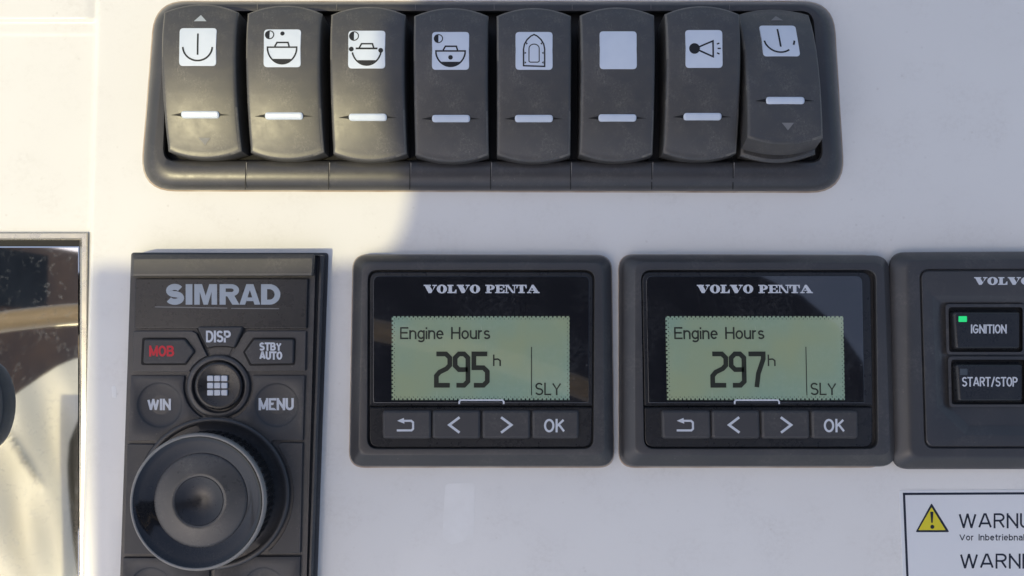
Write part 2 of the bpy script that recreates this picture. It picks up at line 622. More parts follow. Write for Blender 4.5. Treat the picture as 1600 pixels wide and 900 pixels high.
# wide slab-serif capitals, one cap-height high: (advance, polygons)
def slab(ch):
    def bx(a, b, c, d):
        return [(a, b), (c, b), (c, d), (a, d)]

    def ring(cx, cy, rx, ry, ix, iy, a0=0, a1=360, n=20):
        o = arc(cx, cy, rx, a0, a1, n, ry)
        i = arc(cx, cy, ix, a0, a1, n, iy)
        return [[o[k], o[k + 1], i[k + 1], i[k]] for k in range(n)]
    if ch == 'V':
        return 1.36, [[(0.12, .86), (0.66, .86), (0.94, 0.30), (0.72, 0), (0.52, 0)], [(0.94, .30), (1.12, .86), (1.26, .86), (0.80, 0), (.72, 0)],
                      bx(0, .86, .76, 1), bx(.94, .86, 1.40, 1)]
    if ch == 'O':
        return 1.10, ring(0.55, 0.5, 0.55, 0.53, 0.17, 0.40)
    if ch == 'L':
        return 0.98, [bx(.14, .14, .50, .86), bx(0, .86, .66, 1), bx(0, 0, .98, .14), [(.74, .14), (.98, .14), (.98, .44), (.90, .44)]]
    if ch == 'P':
        return 1.0, [bx(.14, .13, .48, .87), bx(0, .87, .56, 1), bx(0, 0, .66, .13)] + ring(.56, .69, .44, .31, .10, .17, -90, 90, 12) + [bx(.48, .38, .56, .52)]
    if ch == 'E':
        return 1.02, [bx(.14, .13, .48, .87), bx(0, .87, 1.0, 1), bx(0, 0, 1.02, .13), bx(.48, .44, .70, .56),
                      [(.78, .87), (.90, .62), (1.0, .62), (1.0, .87)], [(.78, .13), (1.02, .13), (1.02, .40), (.92, .40)], bx(.70, .34, .78, .66)]
    if ch == 'N':
        return 1.20, [bx(.12, .13, .24, .87), bx(0, .87, .46, 1), bx(0, 0, .40, .13), [(.24, .87), (.24, .80), (.80, 0), (.98, 0), (.98, .12), (.46, .87)],
                      bx(.98, 0, 1.08, .87), bx(.80, .87, 1.22, 1)]
    if ch == 'T':
        return 1.10, [bx(.37, .13, .73, .87), bx(0, .87, 1.10, 1), bx(.20, 0, .90, .13), [(0, .87), (.20, .87), (.09, .58), (0, .58)],
                      [(.90, .87), (1.10, .87), (1.10, .58), (1.01, .58)]]
    if ch == 'A':
        return 1.34, [[(.52, 1), (.72, 1), (1.24, .13), (.80, .13), (.54, .66)], [(.52, 1), (.54, .66), (.24, .13), (.12, .13)],
                      bx(0, 0, .46, .13), bx(.66, 0, 1.36, .13), bx(.40, .30, .72, .40)]
    return 0.5, []


def slab_mb(txt, box, h, sp=0.03):
    x = 0
    lay = []
    for ch in txt:
        a, ps = slab(ch)
        for p in ps:
            lay.append([(q[0] + x, q[1]) for q in p])
        x += a + sp
    W = x - sp
    mb = MB(closed=False)
    for k, p in enumerate(lay):
        mb.face([P(box[0] + a / W * (box[2] - box[0]), box[3] - b * (box[3] - box[1]), h + 0.002 * (k % 7)) for a, b in p])
    return up_faces(mb)


# ================================================================== the dashboard moulding
def build_dashboard():
    def edge_x(y):                              # right end of the sunken left part
        return P(157 - y * 0.030 if y < 900 else 130, y, 0).x
    ys_px = [-900, -500, -200, -60, 0, 14, 22, 25, 27, 28.5, 30, 31.5, 33, 35, 38, 44, 48, 50, 52, 54, 58, 66] + \
            list(range(90, 900, 45)) + [960, 1100, 1400]
    xs_off = [-0.55, -0.3, -0.15, -0.08, -0.04, -0.02, -0.010, -0.005, -0.0030, -0.0022, -0.0016, -0.0011, -0.0007, -0.0003, 0,
              0.0005, 0.0012, 0.003]
    xs_abs = [0.02 * k for k in range(-5, 8)] + [0.20, 0.30, 0.55]

    def step(t):
        t = max(0, min(1, t))
        return t * t * (3 - 2 * t)
    mb = MB(closed=False)
    nx = len(xs_off) + len(xs_abs)
    for yp in ys_px:
        Y = P(800, yp, 0).y
        ex = edge_x(max(-200, min(1000, yp)))
        for k in range(nx):
            X = ex + xs_off[k] if k < len(xs_off) else xs_abs[k - len(xs_off)]
            low = -0.0016 * (1 - step((X - ex + 0.0022) / 0.0022))
            led = 0.0010 * step((33 - yp) / 6.0) + 0.00022 * step((54 - yp) / 6)
            led *= 1 - step((X - ex + 0.0035) / 0.0035)
            mb.v.append(Vector((X, Y, low + led)))
    for j in range(len(ys_px) - 1):
        for i in range(nx - 1):
            a = j * nx + i
            mb.f.append((a + nx, a + nx + 1, a + 1, a))
    o = build('dashboard', mb, M['gelcoat'], smooth=60)
    tag(o, kind='structure')
    ORIGIN[o.name] = Vector((0, 0, 0))
    # thin patch slightly paler than the gelcoat, and a small chip
    build('pale_patch', plate_mb([(696, 756), (742, 754), (741, 820), (739, 841), (722, 846), (706, 851), (691, 840), (693, 800)], -0.05, 0.025, 6, 0.02), M['pale_white'], o)
    build('surface_chip', plate_mb([(174, 603), (181, 603), (182, 622), (175, 621)], -0.05, 0.03, 2, 0.02), M['chip'], o)


build_dashboard()


# ================================================================== black frame that carries the rocker switches
def quad_ring(q, r, h, n=8):
    return [P(x, y, h) for x, y in rpoly(q, r, n)]


def build_switch_frame():
    t = thing('switch_frame', P(768, 150, 0), 'long black rounded frame joined from sections, holding the row of eight rocker switches', 'switch frame')
    mb = MB()
    O = [(243, 3), (1301, 3), (1319, 299), (220, 297)]

    def inset(l, tp, r, b):
        return [(O[0][0] + l, O[0][1] + tp), (O[1][0] - r, O[1][1] + tp), (O[2][0] - r, O[2][1] - b), (O[3][0] + l, O[3][1] - b)]
    mb.loft([quad_ring(O, 52, -0.5), quad_ring(O, 52, 0.8), quad_ring(inset(2, 1, 2, 3), 51, 2.0), quad_ring(inset(5, 2, 5, 8), 49, 3.0),
             quad_ring(inset(10, 3, 10, 15), 46, 3.7), quad_ring(inset(16, 5, 16, 24), 42, 4.2), quad_ring(inset(20, 7, 20, 34), 34, 4.3),
             quad_ring([(262, 17), (1271, 17), (1287, 256), (254, 254)], 22, 4.1), quad_ring([(264, 19), (1268, 19), (1284, 253), (257, 251)], 18, 3.4), quad_ring([(265, 20), (1267, 20), (1283, 252), (258, 250)], 16, 1.0)], cap1=False)
    build('frame_rim', mb, M['plastic'], t, smooth=50)
    mb = MB()
    mb.loft([quad_ring(inset(26, 12, 30, 40), 16, 0.3), quad_ring(inset(26, 12, 30, 40), 16, 0.9)])
    build('frame_floor', mb, M['well'], t)
    mb = MB()
    mb.loft([quad_ring([(241, 1), (1303, 1), (1321.5, 302), (217.5, 299.5)], 53, -0.3), quad_ring([(241.5, 1.5), (1302.5, 1.5), (1321, 301.5), (218, 299)], 53, 0.1),
             quad_ring([(244, 5), (1300, 5), (1317, 297), (222, 295)], 52, 0.3)], cap1=False)
    build('sealant_bead', mb, M['sealant'], t)
    # joints between the clipped-together sections, scuffed pale in places
    for xt, xb in ((401, 385), (525, 515), (648, 642), (771, 768), (893, 893), (1016, 1020), (1139, 1147)):
        mb = MB(closed=False)
        ribbon(mb, [(xb + 0.2, 254), (xb, 260), (xb, 270), (xb - .2, 277)], 1.2, at_h(4.36), widths=[1.6, 1.3, 0.7, 0.2])
        mb.weld = True
        build('section_joint', up_faces(mb), M['scuff'], t)
        mb = MB(closed=False)
        ribbon(mb, [(xb - 1.2, 252), (xb - 1.4, 273), (xb - 1.8, 296)], 1.4, lambda x, y: P(x, y, 4.33 if y < 275 else 2.9))
        build('section_gap', up_faces(mb), M['well'], t)
    for xt in (401, 525, 648, 771, 893, 1016, 1139):
        mb = MB(closed=False)
        ribbon(mb, [(xt + 1, 6), (xt + 1.2, 15)], 0.9, at_h(4.42))
        build('section_joint', up_faces(mb), M['scuff'], t)
    return t


build_switch_frame()

# ------------------------------------------------------------------ rocker switches
CX0, SCALE_Y0 = 704.0, 0
PROF = [(12, 11.0), (25, 12.0), (42, 12.7), (60, 13.0), (78, 13.05), (95, 12.95), (112, 12.7), (130, 12.3), (150, 11.75), (165, 11.25), (182, 10.6),
        (200, 9.85), (218, 8.95), (235, 7.95), (254, 6.7)]
PY = [P(800, a, b).y for a, b in PROF]           # falling along the list
YMID = P(800, 79, 13).y                          # icon centre
PX_MM = (P(764, 80, 13).x - P(646, 80, 13).x) / 118.0


def prof_z(yl):
    """height of the rocker face (m) at local y measured from the icon centre"""
    y = yl + YMID
    if y >= PY[0]:
        return PROF[0][1] * 1e-3
    for k in range(len(PY) - 1):
        if PY[k + 1] <= y <= PY[k]:
            t = (y - PY[k]) / (PY[k + 1] - PY[k])
            return (PROF[k][1] * (1 - t) + PROF[k + 1][1] * t) * 1e-3
    return PROF[-1][1] * 1e-3


def rocker_body():
    w = (P(764, 80, 13).x - P(646, 80, 13).x) / 2
    yt = PY[0] - YMID
    yb = PY[-1] - YMID
    b = 0.0009
    wi = w - b
    nx, ny = 16, 44
    mb = MB(weld=False)
    idx = {}
    archT, archB = 0.0020, 0.0016
    for j in range(ny + 1):
        for i in range(nx + 1):
            u = -1 + 2 * i / nx
            top = yt - b - archT * (u * u)
            bot = yb + b + archB * (u * u)
            s = j / ny
            y = top + (bot - top) * s
            waist = 1 - 0.012 * math.sin(math.pi * s)
            z = prof_z(y) - 0.00035 * u * u
            idx[(i, j)] = len(mb.v)
            mb.v.append(Vector((u * wi * waist, y, z)))
    for j in range(ny):
        for i in range(nx):
            mb.f.append((idx[(i, j + 1)], idx[(i + 1, j + 1)], idx[(i + 1, j)], idx[(i, j)]))
    loop = [(i, 0) for i in range(nx + 1)] + [(nx, j) for j in range(1, ny + 1)] + [(i, ny) for i in range(nx - 1, -1, -1)] + [(0, j) for j in range(ny - 1, 0, -1)]
    base = [mb.v[idx[k]].copy() for k in loop]          # clockwise seen from above
    p2 = [(p.x, p.y) for p in base]
    rev = list(reversed(p2))
    prev = [idx[k] for k in loop]
    n = len(loop)
    mb.worn = []
    for (o, dz) in ((0.00035, 0.00006), (0.00065, 0.00024), (0.00084, 0.0005), (0.0009, 0.0009), (0.00085, None)):
        q = list(reversed(offset(rev, -o)))
        cur = []
        for k in range(n):
            z = base[k].z - dz if dz is not None else 0.0016
            cur.append(len(mb.v))
            mb.v.append(Vector((q[k].x, q[k].y, z)))
        for k in range(n):
            j = (k + 1) % n
            if o in (0.00065, 0.00084) and (k < nx or nx + 30 < k < nx + ny + 2 or k > n - 16):
                mb.worn.append(len(mb.f))
            mb.f.append((prev[k], prev[j], cur[j], cur[k]))
        prev = cur
    return mb


def icon_map(extra):
    """icon pixels (from the icon centre, y down) onto the rocker face"""
    def mp(x, y):
        X = x * PX_MM
        Y = -y * PX_MM
        return Vector((X, Y, prof_z(Y) + extra * 1e-3))
    return mp


def window_mb():
    mb = MB()
    q = ccw([(x * PX_MM, -y * PX_MM) for x, y in rpoly([(-29, -30), (29, -30), (29, 30), (-29, 30)], 6, 4)])

    def z(ring, e):
        return [Vector((p[0], p[1], prof_z(p[1]) + e * 1e-3)) for p in ring]
    o = q
    i1 = offset(q, 0.00008)
    mb.loft([z(o, -0.4), z(o, 0.03), z(i1, 0.07)], cap1=False)
    # cap in rows so that it follows the face
    k = len(mb.v)
    left = [p for p in i1 if p[0] <= 0]
    left.sort(key=lambda p: -p[1])
    rows = []
    for a in range(len(left)):
        rows.append((left[a][1], -left[a][0]))
        if a < len(left) - 1 and left[a][1] - left[a + 1][1] > 0.0008:
            for q_ in range(1, 12):
                u_ = q_ / 12
                rows.append((left[a][1] * (1 - u_) + left[a + 1][1] * u_, -(left[a][0] * (1 - u_) + left[a + 1][0] * u_)))
    for (y, xw) in rows:
        mb.v += [Vector((-xw, y, prof_z(y) + 0.00007)), Vector((xw, y, prof_z(y) + 0.00007))]
    for r in range(len(rows) - 1):
        a = k + 2 * r
        mb.f.append((a + 2, a + 3, a + 1, a))
    return mb


LINE_Y = 103.5          # indicator lens, pixels under the icon centre


def pill_mb():
    mb = MB()
    o = ccw([(x * PX_MM, -(LINE_Y + y) * PX_MM) for x, y in rpoly([(-30, -5.4), (30, -5.4), (30, 5.4), (-30, 5.4)], 5.2, 5)])

    def z(ring, e):
        return [Vector((p[0], p[1], prof_z(p[1]) + e * 1e-3)) for p in ring]
    mb.loft([z(o, -0.4), z(o, 0.12), z(offset(o, 0.00018), 0.30), z(offset(o, 0.0005), 0.38)])
    return mb


def slit_mb():
    mb = MB(closed=False)
    mp = icon_map(0.05)
    ribbon(mb, [(-46, LINE_Y + .5), (-42, LINE_Y + .3), (-36, LINE_Y), (-31, LINE_Y), (-28, LINE_Y)], 1, mp, widths=[0.3, 1.4, 3.2, 5, 8])
    ribbon(mb, [(45, LINE_Y + .5), (41, LINE_Y + .4), (36, LINE_Y + .2), (31, LINE_Y), (28, LINE_Y)], 1, mp, widths=[0.2, 0.8, 1.6, 3, 7])
    return up_faces(mb)


def tri(mb, cx, cy, w, h, mp):
    mb.face([mp(cx - w / 2, cy + h / 2), mp(cx + w / 2, cy + h / 2), mp(cx, cy - h / 2)])


def rib(mb, pts, width, mp, closed=False):
    ribbon(mb, pts, width, mp, closed, None, 3.0)


def half_dot(mb, mp, cx, cy, r):
    rib(mb, circ(cx, cy, r, 20), 1.6, mp, closed=True)
    blob(mb, [(cx, cy - r)] + arc(cx, cy, r - .2, 270, 90, 10)[1:-1] + [(cx, cy + r)], mp)


def disc(mb, mp, cx, cy, r):
    blob(mb, circ(cx, cy, r, 18), mp)


def hull(mb, mp, gap=False, w=24, top=-1, bot=25, lw=2.4):
    if not gap:
        rib(mb, [(-w, top), (w, top)], lw, mp)
        rib(mb, [(-w + .5, top + 1.4)] + [(p[0], p[1]) for p in arc(0, top, w - 1, 176, 4, 22, bot - top)] + [(w - .5, top + 1.4)], lw, mp)
    else:
        rib(mb, [(-17, top), (17, top)], lw + .4, mp)
        rib(mb, arc(0, top, w - 1, 166, 14, 22, bot - top), lw, mp)
    a = arc(0, top, w - 2.4, 132, 48, 12, bot - top - 1.2)
    blob(mb, a, mp)
    rib(mb, [(-11.5, top - 1.2), (-8, top - 7.5), (9, top - 7.5), (11, top - 1.2)], lw, mp)


def icon_mb(kind):
    mb = MB(closed=False)
    mp = icon_map(0.11)
    mp2 = icon_map(0.125)
    if kind == 'trim':
        rib(mb, [(0, -21), (0.2, 13)], 2.6, mp)
        rib(mb, arc(0, 0, 23, 178, 2, 26, 22), 2.6, mp2)
    elif kind == 'trim_gap':
        rib(mb, [(-1, -22), (0, 13)], 2.8, mp)
        rib(mb, arc(-1, -2, 24, 172, 55, 22, 25), 2.8, mp2)
        rib(mb, arc(-1, -2, 24, 27, 8, 6, 25), 2.8, mp2)
    elif kind == 'anchor_light':
        half_dot(mb, mp, -20, -21, 6.5)
        disc(mb, mp, 0, -23, 3.4)
        hull(mb, mp2)
    elif kind == 'running_light':
        half_dot(mb, mp, -20, -21, 7)
        disc(mb, mp, -24, 0, 3.8)
        disc(mb, mp, 22, 2, 3.8)
        hull(mb, mp2, True)
    elif kind == 'deck_light':
        half_dot(mb, mp, -19, -19, 6.5)
        hull(mb, mp2, top=1)
        disc(mb, mp, 0, 11, 3.6)
    elif kind == 'raft':
        rib(mb, [(-16.5, 24), (-16.5, -2), (-15, -10), (-11, -17), (-5, -23), (0, -25.5), (5, -23), (11, -17), (15, -10), (16.5, -2), (16.5, 25)], 2.2, mp, closed=True)
        rib(mb, [(-8, 17), (-8, -3)] + arc(0, -3, 8, 180, 360, 10, 7)[1:] + [(8, 17), (6, 18.5), (-6, 18.5)], 1.5, mp, closed=True)
        for sx in (-1, 1):
            for y in (-11, 4, 19):
                x0 = 12.5 if y == -11 else 14.8
                blob(mb, [(sx * x0, y - 2), (sx * (x0 - 2.8), y), (sx * x0, y + 2.2)], mp2)
    elif kind == 'horn':
        disc(mb, mp, -15, 0, 8.5)
        rib(mb, [(-8, -2.5), (14, -12), (14, 13), (-8, 3)], 2.5, mp2, closed=False)
        for y0, x0, dx, dy in ((-7, 20, 4, -1.5), (0, 21, 5, 0), (7, 20, 4, 1.8)):
            rib(mb, [(x0, y0), (x0 + dx, y0 + dy)], 2.2, mp)
    return up_faces(mb)


ROCKER_GROUP = 'rocker switches in the long black frame'
ROCKERS = [
    (309, 73, 'trim', 'sunlit worn rocker with two small arrows, at the left end of the row'),
    (441, 75, 'anchor_light', 'sunlit rocker with boat symbol and a single dot above the boat'),
    (573, 77, 'running_light', 'rocker crossed by the shadow edge, boat symbol with dots on both sides'),
    (704, 79, 'deck_light', 'shaded rocker with boat symbol and a dot inside the hull'),
    (834.5, 79, 'raft', 'rocker with pointed inflatable boat outline on its white square'),
    (966, 78, None, 'rocker whose white square is blank'),
    (1100, 76, 'horn', 'rocker with black horn symbol on its white square'),
    (1222, 79, 'trim_gap', 'pressed rocker with lower end sticking out, at the right end of the row'),
]


def make_rocker(first=None):
    r = thing('rocker_switch', (0, 0, 0), 'rocker', 'switch', ROCKER_GROUP)
    rb = rocker_body()
    ob = build('rocker_cap', rb, M['rocker'], r, smooth=50)
    ob.data.materials.append(M['worn'])
    for i in rb.worn:
        ob.data.polygons[i].material_index = 1
    build('icon_window', window_mb(), M['lens'], r)
    build('indicator_slit', slit_mb(), M['well'], r)
    build('indicator_bar', pill_mb(), M['lens'], r, smooth=50)
    return r


def copy_thing(src):
    c = src.copy()
    col.objects.link(c)
    for ch in src.children:
        d = ch.copy()
        col.objects.link(d)
        d.parent = c
        for g in ch.children:
            e = g.copy()
            col.objects.link(e)
            e.parent = d
    return c


proto = make_rocker()
rocks = [proto] + [copy_thing(proto) for _ in range(7)]
for k, (r, (px, py, kind, lab)) in enumerate(zip(rocks, ROCKERS)):
    c = P(px, py, 13)
    r.location = (c.x, c.y, 0)
    r['label'] = lab
    if k == 7:
        # pressed: turned about its pivot pin
        piv = Vector((0, -0.0095, 0.0035))
        ang = math.radians(-19.0)
        R = Matrix.Rotation(ang, 3, 'X')
        r.rotation_euler = (ang, 0, 0)
        r.location = Vector((P(1203, 79, 0).x - 0.0009, P(800, 79, 13).y + 0.0012, 0.0007)) + piv - R @ piv
    if kind:
        build('icon', icon_mb(kind), M['icon'], r, origin=(0, 0, 0))
    if kind in ('trim', 'trim_gap'):
        mp = icon_map(0.09)
        mb = MB(closed=False)
        tri(mb, 2, -47, 20, 11, mp)
        build('arrow_mark', up_faces(mb), M['logo'] if k == 0 else M['dim_print'], r, origin=(0, 0, 0))
        mb = MB(closed=False)
        tri(mb, 3, 143, 19, -11, mp)
        build('arrow_mark', up_faces(mb), M['dim_print'], r, origin=(0, 0, 0))
    if k == 7:
        sk = MB()
        q = ccw([(p.x, p.y) for p in PP([(1162, 60), (1272, 60), (1275, 241)] + [(1275 - 118 * i / 14, 241 + 12 * math.sin(math.pi * i / 14) + 2 * i / 14) for i in range(1, 14)] + [(1157, 243)], 4.6)])
        sk.loft([lift(q, 1.0), lift(q, 4.1), lift(offset(q, 0.0003), 4.5), lift(offset(q, 0.0009), 4.7)])
        o = build('rocker_skirt', sk, M['rocker'], None)
        o.parent = r
        bpy.context.view_layer.update()
        o.matrix_parent_inverse = r.matrix_world.inverted()


# ================================================================== controller with the rotary knob
def build_controller():
    t = thing('remote_controller', P(345, 650, 0), 'tall black keypad controller with a big rotary knob and a red lettered key', 'controller')
    hF = 7.0
    mb = MB()

    def ring(q, r, h):
        return quad_ring(q, r, h, 5)
    A = [(204, 394), (514, 394), (493, 1010), (184, 1010)]
    mb.loft([ring(A, 6, -0.5), ring(A, 6, 2.2), ring([(206, 395), (513, 396), (492, 1010), (185, 1010)], 5, 2.6),
             ring([(207, 398), (508, 398), (487, 1008), (186, 1008)], 4, 2.8), ring([(207, 399), (506, 399), (485, 1008), (186, 1008)], 3, 5.4),
             ring([(206, 399), (503, 399), (482, 1007), (185, 1007)], 3, 5.8), ring([(206, 399), (500, 399), (479, 1007), (185, 1007)], 3, 5.8),
             ring([(206, 399), (499, 399), (478, 1007), (185, 1007)], 3, 4.6), ring([(206, 399), (496, 399), (475, 1007), (185, 1007)], 3, 4.6),
             ring([(205, 399), (493, 399), (476, 1007), (184, 1007)], 3, 6.2)])
    build('housing', mb, M['plastic'], t)
    # cap strip across the top
    mb = MB()
    mb.loft([ring([(205, 398), (492, 397), (490, 431), (205, 432)], 3, 5.5), ring([(205, 398), (492, 397), (490, 431), (205, 432)], 3, 8.6),
             ring([(207, 401), (490, 400), (488, 430), (206, 431)], 3, 9.1), ring([(209, 405), (488, 404), (487, 427), (208, 428)], 3, 9.3)])
    build('cap_strip', mb, M['plastic'], t)
    # logo plate
    o = plate('logo_plate', [(211, 435), (481, 435), (479, 513), (209, 513)], 5.5, hF + 0.1, M['satin'], t, 2, 0.25)
    m = MB(closed=False)
    hL = hF + 0.14
    text_mb('S', (258.5, 443.5, 287.5, 476.3), hL, 9.4, mb=m)

    def pg(*pts):
        m.face(PP(pts, hL))

    def half_ring(cx, cy, rx, ry, ix, iy):
        o_, i_ = arc(cx, cy, rx, -90, 90, 14, ry), arc(cx, cy, ix, -90, 90, 14, iy)
        for k_ in range(14):
            pg(o_[k_], o_[k_ + 1], i_[k_ + 1], i_[k_])
    pg((290, 444), (300.5, 444), (300.5, 476), (290, 476))
    pg((303.5, 476), (303.5, 444), (315.5, 444), (321.2, 462), (327, 444), (339, 444), (339, 476), (330.5, 476), (330.5, 456), (324.6, 476), (317.9, 476), (312, 456), (312, 476))
    pg((343, 444), (352.5, 444), (352.5, 476), (343, 476))
    pg((352.5, 444), (361, 444), (361, 450.6), (352.5, 450.6))
    pg((352.5, 456.2), (361, 456.2), (361, 463), (352.5, 463))
    half_ring(361, 453.5, 12.5, 9.5, 4, 2.85)
    pg((355, 463), (366, 462), (374, 476), (363, 476))
    pg((374, 476), (384.8, 444), (390.3, 444), (390.3, 453), (383, 476))
    pg((406.6, 476), (395.8, 444), (390.3, 444), (390.3, 453), (397.6, 476))
    pg((386.6, 464.8), (394, 464.8), (395.7, 470.4), (384.9, 470.4))
    pg((407.8, 444), (417.3, 444), (417.3, 476), (407.8, 476))
    pg((417.3, 444), (421, 444), (421, 451.8), (417.3, 451.8))
    pg((417.3, 468.2), (421, 468.2), (421, 476), (417.3, 476))
    half_ring(421, 460, 17, 16, 8, 8.2)
    build('lettering', up_faces(m), M['logo'], o)
    mb = MB(closed=False)
    ribbon(mb, [(242, 479.5), (300, 480.5), (355, 481.5)], 1.6, at_h(hF + 0.14))
    ribbon(mb, [(361, 481.8), (436, 482.2)], 1.5, at_h(hF + 0.14))
    build('underline', up_faces(mb), M['dim_print'], o)
    # plates under the three shaped keys
    ringc = (341, 604)
    RR = 51
    left = [(208, 517), (300, 517), (307, 521)] + arc(*ringc, RR, 250, 207, 6) + [(207, 580)]
    right = [(478, 517), (477, 579)] + arc(*ringc, RR, 332, 292, 6) + [(381, 520), (387, 517)]
    plate('key_plate', left, 5.5, hF, M['plastic'], t, 1.5, 0.2)
    plate('key_plate', right, 5.5, hF, M['plastic'], t, 1.5, 0.2)
    plate('key_plate', [(311, 517), (376, 517), (358, 556), (328, 556)], 5.5, hF - 0.7, M['plastic'], t, 1.5, 0.2)
    sh = [[(225, 530), (288, 530), (303, 549), (289, 568), (223, 568)],
          [(307, 510), (380, 510), (366, 543), (354, 541), (335, 541), (323, 544)],
          [(397, 530), (459, 530), (458, 568), (392, 569), (382, 550)]]
    k = []
    for q in sh:
        c = (sum(p[0] for p in q) / len(q), sum(p[1] for p in q) / len(q))
        moat = [(c[0] + (p[0] - c[0]) * 1.06 + (0.5 if p[0] > c[0] else -0.5), c[1] + (p[1] - c[1]) * 1.14) for p in q]
        m = MB(closed=False)
        m.face(PP(rpoly(moat, 4, 4), hF + 0.02))
        b = plate('key', q, 6.0, hF + 0.9, M['rubber'], t, 4, 0.4)
        build('key_gap', up_faces(m), M['well'], b)
        k.append(b)
    build('lettering', text_mb('MOB', (233, 540, 272, 557), hF + 0.93, 3.3), M['red'], k[0])
    build('lettering', text_mb('DISP', (321.5, 516.5, 360.5, 535), hF + 0.93, 3.3), M['print'], k[1])
    m = text_mb('STBY', (405, 535, 440, 548), hF + 0.93, 2.9)
    text_mb('AUTO', (405, 549, 441, 562), hF + 0.93, 2.9, mb=m)
    build('lettering', m, M['print'], k[2])
    # round pages key in its ring
    m = MB()
    prof = [(50, 5.6), (50, hF - 0.3), (48, hF + 0.15), (45, hF + 0.35), (42, hF + 0.3), (39.5, hF - 0.2), (39, 5.8)]
    m.loft([PP(circ(ringc[0], ringc[1], r, 56), h) for r, h in prof], cap1=False)
    build('key_ring', m, M['plastic'], t)
    m = MB()
    prof = [(37.5, 5.6), (37.5, hF + 0.5), (36.5, hF + 0.85), (34.5, hF + 1.0), (31, hF + 0.9), (24, hF + 0.55), (12, hF + 0.35)]
    m.loft([PP(circ(ringc[0] + 0.5, ringc[1] - 1, r, 56), h) for r, h in prof])
    pk = build('key', m, M['satin'], t, smooth=50)
    m = MB()
    for i in range(3):
        for j in range(3):
            x0, y0 = 323.5 + i * 11, 587 + j * 11.2
            plate_mb([(x0, y0), (x0 + 9, y0), (x0 + 9, y0 + 8.6), (x0, y0 + 8.6)], hF, hF + 1.03, 1.0, 0.05, 2, m)
    build('icon', m, M['print'], pk)
    # dished keys
    def dish_mp(cx, cy, rad):
        n_ = [0]

        def f(x, y):
            n_[0] += 1
            r_ = min(1, math.hypot(x - cx, y - cy) / rad)
            return P(x, y, hF - 0.9 * dish_depth(r_) + 0.07 + 0.0002 * (n_[0] % 97))
        return f
    kc = (333, 771)
    KR = 119
    win = [(204, 587)] + [(287, 587)] + arc(*ringc, 55, 193, 98, 12) + [(334, 659)] + arc(*kc, KR, 269, 221, 14) + [(241, 688), (200, 689)]
    menu = [(476, 587), (473, 688), (425, 688)] + arc(*kc, KR, 319, 272, 14) + [(337, 659)] + arc(*ringc, 55, 91, -13, 12) + [(395, 587)]
    w_ = build('key', dished_plate_mb(win, 5.5, hF, 249, 633, 36, 0.9, 0, 0.2), M['rubber'], t, smooth=40)
    build('lettering', text_mb('WIN', (230, 623, 267, 641), 0, 3.6, mp=dish_mp(249, 633, 36)), M['print'], w_)
    m_ = build('key', dished_plate_mb(menu, 5.5, hF, 432, 633, 35, 0.9, 0, 0.2), M['rubber'], t, smooth=40)
    build('lettering', text_mb('MENU', (404, 622, 459, 641), 0, 3.8, mp=dish_mp(432, 633, 35)), M['print'], m_)
    plate('key', [(199, 694), (240, 694)] + arc(*kc, KR, 219, 141, 14) + [(238, 866), (193, 866)], 5.5, hF, M['rubber'], t, 0, 0.2)
    plate('key', [(473, 692), (469, 864), (424, 866), (418, 862)] + arc(*kc, KR + 6, 44, -36, 14) + [(434, 696), (440, 692)], 5.5, hF, M['rubber'], t, 0, 0.2)
    for q, c in (([(192, 872), (268, 872)] + arc(*kc, KR, 122, 93, 8) + [(326, 1000), (187, 1000)], (235, 920)),
                 ([(469, 870), (465, 1000), (330, 1000)] + arc(*kc, KR, 89, 58, 8) + [(400, 870)], (412, 920))):
        build('key', dished_plate_mb(q, 5.5, hF, c[0], c[1], 34, 0.9, 0, 0.2), M['rubber'], t, smooth=40)
    # raised ring and well round the knob
    m = MB()
    prof = [(120, 5.8), (120, hF - 0.2), (117.5, hF + 0.25), (114, hF + 0.35), (111, hF + 0.1), (109, 6.4), (100, 6.3)]
    m.loft([PP(circ(kc[0], kc[1], r, 96), h) for r, h in prof])
    build('knob_ring', m, M['plastic'], t, smooth=60)
    # knob
    c0 = P(kc[0], kc[1], hF)
    mmr = 0.1 * 0 + S * (D - 0.012) / D

    def lathe(profile, n=120, ripple=None):
        mm = MB()
        rings = []
        for (r, h) in profile:
            rg = []
            for i in range(n):
                a = 2 * math.pi * i / n
                rr = r * S * 0.953
                if ripple and ripple[0] <= h <= ripple[1]:
                    rr *= 1 + (0.022 if (i // 2) % 2 else 0.0)
                rg.append(Vector((c0.x + rr * math.cos(a), c0.y + rr * math.sin(a), h * 0.001)))
            rings.append(rg)
        return mm, rings
    mm, rg = lathe([(92, 6.5), (92, 8.2), (96.5, 8.6), (97.5, 9), (97.5, 14.2), (96.5, 14.6), (97, 15.0)], 240, (9, 14.2))
    mm.loft(rg, cap1=False)
    kn = build('rotary_knob', mm, M['satin'], t, smooth=30)
    mm, rg = lathe([(97, 14.9), (100, 15.3), (101.3, 15.9), (101, 16.5), (99.5, 16.95), (97.0, 17.0), (96, 16.8)])
    mm.loft(rg, cap1=False)
    build('rim', mm, M['rim'], kn, smooth=60)
    mm, rg = lathe([(96.2, 16.85), (94, 16.5), (88, 16.05), (82, 15.7), (76, 15.2), (71, 14.85), (69.5, 14.75)])
    mm.loft(rg, cap1=False)
    build('cone', mm, M['gloss'], kn, smooth=60)
    mm, rg = lathe([(70, 14.6), (69.6, 14.85), (69, 14.95), (66, 15.08), (55, 15.45), (42, 15.85), (37, 15.95), (36.2, 15.8)])
    mm.loft(rg, cap1=False)
    build('dish', mm, M['dish'], kn, smooth=60)
    mm, rg = lathe([(36.4, 15.7), (35.6, 15.9), (34, 15.8), (26, 15.1), (16, 14.5), (8, 14.25), (1, 14.2)])
